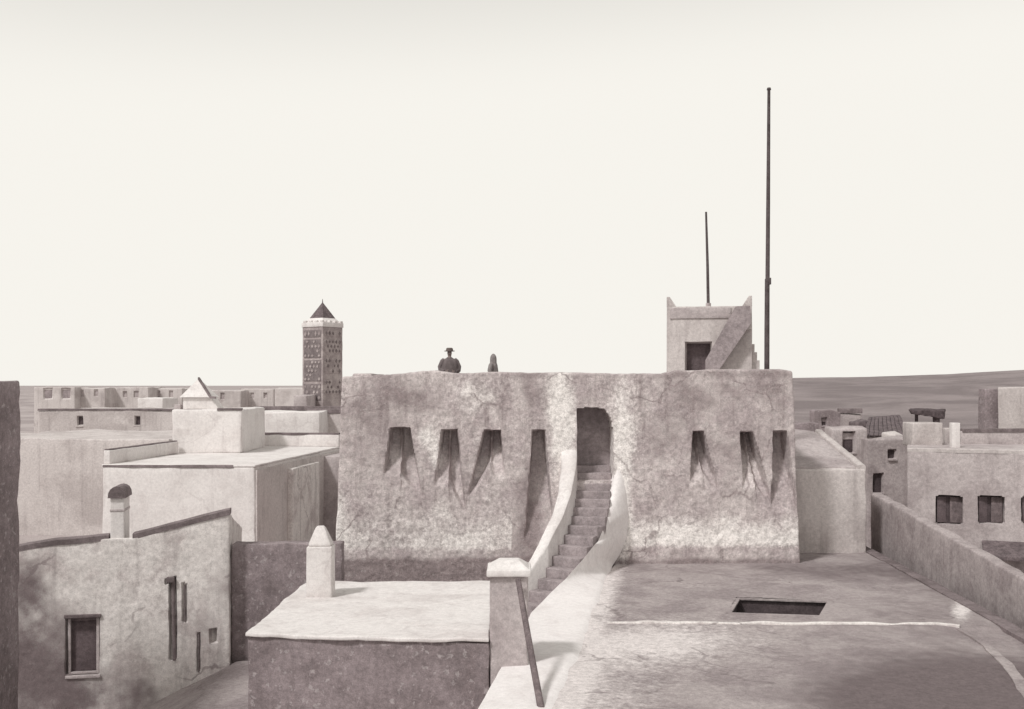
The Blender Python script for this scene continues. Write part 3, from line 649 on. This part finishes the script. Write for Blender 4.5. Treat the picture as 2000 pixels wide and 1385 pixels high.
# ------------------------------------------------------------------ white house at left with roof rooms
def white_house():
    root = empty('white_house', (-13, 50, 0), 'large whitewashed flat roofed house with shaded right side left of the fort', 'house')
    a = R(5.4); O = (X(200, 45), 45.0); U = (math.cos(a), -math.sin(a)); D = (math.sin(a), math.cos(a)); RZ = EYE-3.27; Wd = 6.42; dp = 14.0
    B = lambda *q: oriented(O, U, D, *q)
    hexa('wall', B(0, Wd, 0, dp, 0, RZ-.06), M['white'], root, .25, .07, .07, .7, fine=.01)
    hexa('roof', B(-.02, Wd+.02, -.02, dp, RZ-.057, RZ+.02), M['white'], root, .4, .03, .03, .7)
    f = lambda u, d, z: (O[0]+U[0]*u+D[0]*d, O[1]+U[1]*u+D[1]*d, z)
    ridge('front_kerb', [f(.03, .02, RZ-.05), f(Wd-.9, .02, RZ-.03)], .12, .06, M['coping'], root, .01)
    hexa('parapet', B(0.0, .28, .12, dp-6.8, RZ+.02, RZ+.58), M['white'], root, .3, .04, .03)
    ridge('parapet_coping', [f(.12, .15, RZ+.57), f(.12, dp-6.8, RZ+.57)], .2, .07, M['coping'], root, .01)
    hexa('parapet', B(2.2, Wd, dp-.5, dp-.2, RZ+.02, RZ+.66), M['white'], root, .3, .04, .03)
    ridge('parapet_coping', [f(2.3, dp-.35, RZ+.655), f(Wd, dp-.35, RZ+.655)], .3, .09, M['coping'], root, .01)
    hexa('side_shade_panel', B(Wd+.003, Wd+.09, .05, dp, 0, RZ-.18), M['pale'], root, .4, .03, .03)  # panel darker than the walls, the side's shade put into its colour
    # pilaster on the shaded side; grey block put in for the gap's shade
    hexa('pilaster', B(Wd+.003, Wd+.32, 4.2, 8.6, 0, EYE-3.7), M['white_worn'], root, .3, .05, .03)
    hexa('gap_shade_block', B(Wd+.003, Wd+1.7, 10.2, 14.0, 0, EYE-3.55), M['grey'], root, .3, .05, .03)
    # room on the roof
    rm = empty('roof_room', (0, 0, 0)); rm.parent = root; rm.location = -root.location
    Y0 = 52.4; x0, x1 = X(336, Y0), X(472, Y0)
    hexa('wall', c8(x0, x1, Y0, Y0+5, RZ+.0, Z(800, Y0)), M['white'], rm, .2, .09, .07, .9, fine=.012)
    ridge('coping', [(X(424, Y0), Y0+.1, Z(800, Y0)), (x1, Y0+.1, Z(800, Y0))], .25, .07, M['coping'], rm, .01)
    Y1 = 53.6; zc = Z(776, Y1)
    hexa('lantern', c8(X(357, Y1), X(405, Y1), Y1, Y1+1.3, Z(800, Y0)-.02, zc), M['white'], rm, .2, .04, .02)
    ax_, ay = X(381, Y1), Y1+.65; e = (X(352, Y1), X(413, Y1), Y1-.12, Y1+1.42)
    V = [(e[0], e[2], zc), (e[1], e[2], zc), (e[1], e[3], zc), (e[0], e[3], zc), (ax_, ay, Z(739, Y1))]
    mk('pyramid_roof', V, [(0, 1, 4), (1, 2, 4), (2, 3, 4), (3, 0, 4), (3, 2, 1, 0)], M['white'], rm, 0)
    ridge('roof_shade_rib', [V[4], V[1], (e[1]+.25, e[2], zc-.02)], .12, .06, M['coping'], rm, .008, .2)  # dark strip puts the shade of the roof's right slope into colour
    hexa('shoulder', [(X(404, Y1), Y1, Z(800, Y0)-.02), (X(428, Y1), Y1, Z(800, Y0)-.02), (X(428, Y1), Y1+1, Z(800, Y0)-.02), (X(404, Y1), Y1+1, Z(800, Y0)-.02), (X(404, Y1), Y1, zc+.02), (X(412, Y1), Y1, zc), (X(412, Y1), Y1+1, zc), (X(404, Y1), Y1+1, zc+.02)], M['white'], rm, .2, .03, .02)
    hexa('shelf', c8(X(340, Y1), X(352, Y1), Y1, Y1+.6, Z(800, Y0)-.3, Z(790, Y1)), M['grey'], rm, .2, .03, .02)
white_house()

# ------------------------------------------------------------------ simple houses of the town
def town_house(label, px0, px1, ytop, Y, depth, mat, group=None, cop=None, wins=(), door=None, zb=-.3, res=.5, roofmat=None, rag=.1):
    x0, x1 = X(px0, Y), X(px1, Y); zt = Z(ytop, Y); s = Y/F
    root = empty('town_house', ((x0+x1)/2, Y, 0), label, 'house', group)
    rr = min(.5, max(.1, min([(w_[1]-w_[0])*s/5 for w_ in wins], default=.5)))
    def dent(u, w):
        px = px0+u/s; py = 752-(zb+w-EYE)*F/Y; d = np.zeros(len(u))
        for a, b, c_, e in wins: d = np.where((px > a) & (px < b) & (py > c_) & (py < e), .3, d)
        return d
    hexa('wall', c8(x0, x1, Y, Y+depth, zb, zt), mat, root, (rr, .8, rr), .08, .10, .5, dent if len(wins) else None, lambda W, t: W+np.stack([0*W[:, 0], 0*W[:, 0], np.clip((t[:, 2]-.75)*4, 0, 1)*vnoise(W*np.array([1, 1, 0]), .8, 21, 2)*rag], 1))
    hexa('roof', c8(x0+.15, x1-.15, Y+.15, Y+depth-.15, zt-.3-rag, zt-.05-rag*.6), roofmat or mat, root, .8, .03, .03)
    for a, b, c_, e in wins:
        wn = empty('window', (0, 0, 0)); wn.parent = root; wn.location = -root.location
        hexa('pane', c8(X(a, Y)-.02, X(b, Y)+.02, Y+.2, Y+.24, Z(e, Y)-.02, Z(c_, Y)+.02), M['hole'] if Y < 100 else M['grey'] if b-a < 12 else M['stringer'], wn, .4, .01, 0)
        if Y < 100: hexa('sill', c8(X(a, Y)-.08, X(b, Y)+.08, Y-.06, Y+.1, Z(e, Y)-.09, Z(e, Y)-.004), mat, wn, .4, .01, 0)
    if cop: ridge('coping', [(x0, Y+.12, zt), (x1, Y+.12, zt)], .35, cop, M['coping'], root, .02)
    return root
G = 'houses of the far town at left'
town_house('low white roof block between the roof room and the minaret', 476, 624, 806, 64, 5, M['white'])
town_house('grey house strip wedged between white roof block and fort', 600, 690, 806, 67, 5, M['pale'], cop=.25)
town_house('long house with dark roof edge at the foot of the minaret', 498, 690, 801, 80, 7, M['grey'], cop=.28)
town_house('long grey flat house behind the pyramid roof at left', 74, 420, 801, 88, 9, M['pale'], cop=.12, wins=((150, 160, 815, 832), (262, 272, 815, 830)))
town_house('broad plain grey house in front of the long one at far left', -60, 330, 858, 62, 12, M['pale'])
town_house('far pale house with two dark windows at the left horizon', 66, 146, 756.5, 150, 8, M['pale'], G, wins=((85, 101, 759, 779), (120, 136, 759, 779)))
town_house('far pale house right of the one with two dark windows', 147, 205, 758, 152, 8, M['pale'], G, wins=((156, 163, 762, 776), (184, 191, 760, 774)))
town_house('far house with three small windows on the left horizon', 206, 290, 757, 156, 8, M['pale'], G, wins=((214, 221, 762, 775), (240, 247, 764, 776), (262, 270, 764, 776)))
town_house('small far house in front of the three window one', 268, 318, 778, 130, 6, M['white'], G)
town_house('far house beside the lantern of the roof room', 291, 356, 759, 160, 8, M['pale'], G, wins=((305, 312, 764, 776), (330, 337, 764, 776)))
town_house('far pale house right of the pyramid roof', 408, 470, 763, 170, 8, M['pale'], G, wins=((430, 437, 768, 780),))
town_house('second far pale house right of the pyramid roof', 471, 535, 760, 175, 8, M['pale'], G, wins=((490, 496, 768, 778), (515, 521, 768, 778)))
town_house('far pale house just left of the minaret', 536, 600, 758, 172, 8, M['pale'], G)
town_house('dark annex against the left foot of the minaret', 574, 600, 772, 104, 5, M['grey'])

# ------------------------------------------------------------------ minaret
def minaret():
    Y = 110.0; s = Y/F; cx, cy = X(630, Y), Y
    root = empty('minaret', (cx, cy, 0), 'square tile patterned minaret with small pyramid roof', 'minaret')
    a = 2.8; th = -math.atan2(1.59, 2.31); cs_, sn = math.cos(th), math.sin(th)
    U = (cs_, sn); D = (-sn, cs_); O = (cx-U[0]*a/2-D[0]*a/2, cy-U[1]*a/2-D[1]*a/2)
    B = lambda *q: oriented(O, U, D, *q)
    zt = Z(640, Y)
    hexa('shaft', B(0, a, 0, a, 0, zt), M['minaret'], root, .3, .04, .03)
    hexa('cornice', B(-.07, a+.07, -.07, a+.07, zt+.003, Z(631, Y)), M['white'], root, .4, .03, .01)
    z1 = Z(631, Y)
    for k in range(4):                              # stepped merlons along the two faces in view and the two behind
        u = .15+k*(a-.5)/3
        for q in (B(u, u+.36, -.05, .2, z1+.003, z1+.2), B(u, u+.36, a-.2, a+.05, z1+.003, z1+.2), B(-.05, .2, u+.22*(k == 0), u+.36-.22*(k == 3), z1+.004, z1+.2), B(a-.2, a+.05, u+.22*(k == 0), u+.36-.22*(k == 3), z1+.004, z1+.2)):
            hexa('merlon', q, M['white'], root, .3, .03, .005)
    hexa('cap_base', B(.12, a-.12, .12, a-.12, z1+.002, z1+.003)[:4]+B(.5, a-.5, .5, a-.5, 0, Z(622, Y))[4:], M['white'], root, .4, .03, .01)
    zl = Z(622, Y)+.003; e = .5
    p = B(e, a-e, e, a-e, zl, zl); ap = (cx, cy, Z(590, Y))
    mk('pyramid_roof', p[:4]+[ap], [(0, 1, 4), (1, 2, 4), (2, 3, 4), (3, 0, 4), (3, 2, 1, 0)], M['tile'], root, 0)
    tube('finial', [(cx, cy, Z(592, Y)), (cx, cy, Z(584, Y))], [.06, .02], M['tile'], root, 8)
    # tile panels with lozenges: the face turned left (dense) and the face turned right
    for face in ('left', 'right'):
        def fb(u0, u1, d, z0, z1_):
            return B(u0, u1, -d, -.004, z0, z1_) if face == 'left' else oriented((O[0]+U[0]*a, O[1]+U[1]*a), D, (-U[0], -U[1]), u0, u1, -d, -.004, z0, z1_)
        rows = [(646, 660), (664, 700), (704, 745), (750, 782)] if face == 'left' else [(646, 658), (664, 690), (700, 730), (742, 770)]
        for y0, y1 in rows:
            pan = hexa('tile_panel', fb(.22, a-.22, .03, Z(y1, Y), Z(y0, Y)), M['sebka'] if face == 'left' else M['minaret'], root, .5, .01, .004)
            zz0, zz1 = Z(y1, Y), Z(y0, Y); nz = max(1, int((zz1-zz0)/.42)); nu_ = 5
            for i in range(nz):
                for j in range(nu_-(i % 2)):
                    if random.random() < .22: continue
                    uc = .22+(a-.44)*(j+.5+(.5 if i % 2 else 0))/nu_; zc = zz0+(zz1-zz0)*(i+.5)/nz; h = (zz1-zz0)/nz*random.uniform(.28, .44); w_ = random.uniform(.11, .18)
                    q = fb(uc-w_, uc+w_, .07, zc-h, zc+h)
                    fr = [Vector(v) for v in (q[0], q[1], q[4], q[5])]
                    n_ = Vector((D[0], D[1], 0)) if face == 'left' else Vector((-U[0], -U[1], 0))
                    mid = lambda x_, y_: (Vector(x_)+Vector(y_))/2
                    L_ = [mid(q[0], q[1]), mid(q[1], q[5]), mid(q[4], q[5]), mid(q[0], q[4])]
                    Vv = L_+[v+n_*.05 for v in L_]
                    mk('lozenge', Vv, [(0, 1, 2, 3), (0, 4, 5, 1), (1, 5, 6, 2), (2, 6, 7, 3), (3, 7, 4, 0)], M['minaret'] if face == 'left' else M['sebka'], pan, 0)
minaret()

# ------------------------------------------------------------------ right side: annex, wall, houses, trees
def annex():
    Y = 34.0; zt = Z(917, Y); x0, x1 = X(1549, Y), X(1692, Y)
    root = empty('lean_to', (9.8, Y, 0), 'plain lean-to room with sloping roof against the right end of the fort', 'house')
    c = [(x0, Y, 0), (x1, Y, 0), (X(1604, Y+5), Y+5, 0), (x0, Y+5, 0), (x0, Y, zt), (x1, Y, zt), (X(1604, Y+5), Y+5, Z(846, Y+5)), (x0, Y+5, Z(832, Y+5))]
    hexa('wall', c, M['pale'], root, .25, .05, .04, 1.2, fine=.01)
    d = [(x0, Y+.1, zt+.004), (x1-.3, Y+.1, zt+.004), (X(1604, Y+5)-.25, Y+5, Z(846, Y+5)+.004), (x0, Y+5, Z(832, Y+5)+.004)]
    hexa('roof', d+[(p[0], p[1], p[2]+.07) for p in d], M['grey'], root, .3, .03, .02)
    ridge('roof_edge', [(x1-.12, Y+.05, zt), (X(1604, Y+5)-.1, Y+5, Z(846, Y+5))], .24, .14, M['pale'], root, .02)
annex()
o = hexa('parapet_wall', [(11.75, 20, 0), (12.1, 20, 0), (12.1, 36, 0), (11.75, 36, 0), (11.75, 20, EYE-4.95), (12.1, 20, EYE-4.95), (12.1, 36, EYE-3.5), (11.75, 36, EYE-3.5)], M['wallgrey'], None, (.2, .2, .2), .06, .05, 1.2, fine=.015)
tag(o, 'sloping grey parapet wall running along the right edge of the terrace', 'wall')
def right_house():
    Y = 40.0; s = Y/F; x0 = X(1772, Y); x1 = X(2100, Y); zt = Z(880, Y)
    root = empty('grey_house', (17, Y, 0), 'grey plaster house at right with two square dark windows', 'house')
    A = np.array([x0, Y]); U = np.array([.941, -.339]); D = np.array([.339, .941]); Wd = 6.2
    at = lambda px: ((px-1000)/F*A[1]-A[0])/(U[0]-(px-1000)/F*U[1])
    yy = lambda u: A[1]+U[1]*u
    wins = [(at(a), at(b), Z(e, yy(at((a+b)/2))), Z(c_, yy(at((a+b)/2)))) for a, b, c_, e in ((1828, 1881, 969, 1024), (1910, 1961, 969, 1024), (1995, 2046, 969, 1024))]
    B8 = lambda *q: oriented(A, U, D, *q)
    def dent(u, w):
        d = np.zeros(len(u)); rr = .12
        for a, b, e, c_ in wins:
            qx = np.maximum(np.maximum(a+rr-u, u-b+rr), 0); qy = np.maximum(np.maximum(e+rr-w, w-c_+rr), 0)
            d = np.where((u > a) & (u < b) & (w > e) & (w < c_) & (qx**2+qy**2 < rr*rr), .34, d)
        return d
    hexa('wall', B8(0, Wd, 0, 7, 0, zt), M['grey'], root, (.04, .5, .04), .05, .04, 1.0, dent, fine=.01)
    f = lambda u, d, z: (A[0]+U[0]*u+D[0]*d, A[1]+U[1]*u+D[1]*d, z)
    for a, b, e, c_ in wins:
        wn = empty('window', (0, 0, 0)); wn.parent = root; wn.location = -root.location
        hexa('pane', B8(a, b, .27, .31, e, c_), M['hole'], wn, .4, .01, 0)
        m_ = (a+b)/2
        hexa('shutter', [f(a+.04, .12, e+.04), f(m_-.1, .26, e+.04), f(m_-.1, .29, e+.04), f(a+.04, .15, e+.04), f(a+.04, .12, c_-.05), f(m_-.1, .26, c_-.05), f(m_-.1, .29, c_-.05), f(a+.04, .15, c_-.05)], M['dark'], wn, .3, .008, .003)
        hexa('shutter', B8(m_+.02, b-.03, .2, .23, e+.04, c_-.05), M['wood'], wn, .3, .008, .003)
    ua, ub = at(1918), at(2040); Yc = yy(ua); c_ = B8(ua, ub, -.9, .05, Z(1086, Yc), Z(1078, Yc)); hi = Z(1054, Yc)-Z(1078, Yc)
    c_ = [(p[0], p[1], p[2]+(hi if k in (2, 3, 6, 7) else 0)) for k, p in enumerate(c_)]
    hexa('canopy', c_, M['tile'], root, .2, .02, .02)
    ridge('parapet', [f(0, .14, zt), f(Wd, .14, zt)], .28, .09, M['pale'], root, .02)
    hexa('roof', B8(.3, Wd-.2, .3, 6.8, zt-.15, zt+.02), M['grey'], root, .6, .02, .03)
    hexa('roof_room', c8(X(1782, 43.5), X(1842, 43.5), 43.5, 44.6, zt-.05, Z(826, 43.5)), M['pale'], root, .3, .05, .03)
    hexa('roof_post', c8(X(1860, 41.5), X(1876, 41.5), 41.5, 41.8, zt-.05, Z(826, 41.5)), M['white'], root, .2, .03, .01)
    hexa('roof_post', c8(X(1846, 44.5), X(1858, 44.5), 44.5, 44.75, zt-.05, Z(836, 44.5)), M['pale'], root, .2, .03, .01)
    hexa('stair_wall', [(X(1878, 44), 44, zt-.05), (X(2090, 44), 44, zt-.05), (X(2090, 44), 44.3, zt-.05), (X(1878, 44), 44.3, zt-.05), (X(1878, 44), 44, Z(842, 44)), (X(2090, 44), 44, Z(842, 44)), (X(2090, 44), 44.3, Z(842, 44)), (X(1878, 44), 44.3, Z(842, 44))], M['grey'], root, .3, .04, .02)
    ridge('stair_wall_coping', [(X(1880, 44), 44.15, Z(842, 44)), (X(2085, 44), 44.15, Z(842, 44))], .34, .10, M['coping'], root, .015)
right_house()
r_ = empty('tall_grey_house', (24, 52, 0), 'tall grey house corner cut off by the right edge', 'house')
x0 = X(1950, 52)
hexa('wall', [(x0, 52, 0), (X(2200, 52), 52, 0), (X(2200, 52), 60, 0), (x0*60/52, 60, 0), (x0, 52, Z(757, 52)), (X(2200, 52), 52, Z(757, 52)), (X(2200, 52), 60, Z(757, 52)), (x0*60/52, 60, Z(757, 52))], M['pale'], r_, .4, .05, .05)
hexa('side_wall', c8(X(1924, 52.4), X(1955, 52.4), 52.4, 53.2, 0, Z(759, 52.4)), M['earth'], r_, .3, .05, .06)  # dark slab, the house's shaded left side put into its colour
G2 = 'small houses below the hill at right'
town_house('narrow grey house with a small window right of the lean-to', 1692, 1780, 855, 50, .9, M['wallgrey'], G2, wins=((1708, 1723, 925, 962), (1738, 1748, 880, 896)), rag=.25)
town_house('small house with a dark doorway behind the lean-to', 1626, 1694, 838, 56, 1.6, M['grey'], G2, wins=((1648, 1669, 845, 884),), rag=.25)
town_house('low dark walled shed just right of the fort top', 1549, 1600, 827, 66, 2, M['earth'], G2, rag=.3)
town_house('ragged topped dark wall house below the hill', 1596, 1642, 801, 74, 2, M['earth'], G2, rag=.5, wins=((1606, 1616, 816, 832),))
town_house('mid grey house with dark roof edge right of the ragged topped one', 1638, 1684, 806, 76, 2, M['wallgrey'], G2, cop=.3, rag=.3)
town_house('small pale hut in front of the dark sloping roof', 1738, 1766, 846, 53, 1.2, M['pale'], G2, rag=.2)
town_house('tiny dark hut between doorway house and dark sloping roof', 1674, 1702, 824, 62, 1.5, M['tile'], G2, rag=.3, wins=((1682, 1690, 834, 848),))
town_house('low wall house with one opening beside the grey house roof room', 1764, 1790, 828, 60, 1.5, M['earth'], G2, rag=.2, wins=((1772, 1780, 838, 852),))
def shed_roof(label, p0, p1, ylo, yhi, Y, dep, mat):
    r0 = empty('sloping_roof_house', (X((p0+p1)/2, Y), Y, 0), label, 'house', G2)
    x0, x1 = X(p0, Y), X(p1, Y); xa, xb = X(p0+6, Y+dep), X(p1-10, Y+dep)
    hexa('wall', [(x0, Y, 0), (x1, Y, 0), (xb, Y+dep, 0), (xa, Y+dep, 0), (x0, Y, Z(ylo, Y)-.1), (x1, Y, Z(ylo, Y)-.1), (xb, Y+dep, Z(yhi, Y+dep)-.1), (xa, Y+dep, Z(yhi+4, Y+dep)-.1)], M['wallgrey'], r0, .4, .05, .06)
    n = 9
    for i in range(n):                     # long rows of dark tiles down the slope
        f0, f1 = i/n, (i+.93)/n
        lo0, lo1 = x0-.15+(x1-x0+.3)*f0, x0-.15+(x1-x0+.3)*f1; hi0, hi1 = xa+(xb-xa)*f0, xa+(xb-xa)*f1
        zl, zh0, zh1 = Z(ylo, Y), Z(yhi+4-4*f0, Y+dep), Z(yhi+4-4*f1, Y+dep)
        hexa('tile_row', [(lo0, Y-.2, zl-.1), (lo1, Y-.2, zl-.1), (hi1, Y+dep, zh1-.09), (hi0, Y+dep, zh0-.09), (lo0, Y-.2, zl-.02), (lo1, Y-.2, zl-.02), (hi1, Y+dep, zh1), (hi0, Y+dep, zh0)], mat, r0, .5, .03, .05)
shed_roof('house with long dark sloping roof below the hill', 1690, 1768, 848, 810, 58, 5, M['tile'])
# dark thatched shelter on the roof of the grey house
sh = empty('roof_shelter', (X(1812, 46.5), 46.5, EYE-2.3), 'dark flat thatched shelter on a post above the grey house roof', 'shelter')
hexa('thatch', [(X(1780, 46), 46, Z(808, 46)), (X(1843, 46), 46, Z(819, 46)), (X(1845, 48), 48, Z(814, 48)), (X(1782, 48), 48, Z(804, 48)), (X(1774, 46), 46, Z(802, 46)), (X(1845, 46), 46, Z(803, 46)), (X(1846, 48), 48, Z(799, 48)), (X(1778, 48), 48, Z(798, 48))], M['thatch'], sh, .08, .02, .05, 4, fine=.05)
tube('post', [(X(1829, 46.2), 46.2, Z(880, 46.2)), (X(1829, 46.2), 46.2, Z(812, 46.2))], [.13, .16], M['thatch'], sh, 8, .1)
tube('post', [(X(1790, 46.4), 46.4, Z(880, 46.4)), (X(1790, 46.4), 46.4, Z(806, 46.4))], [.07, .07], M['thatch'], sh, 8, .1)
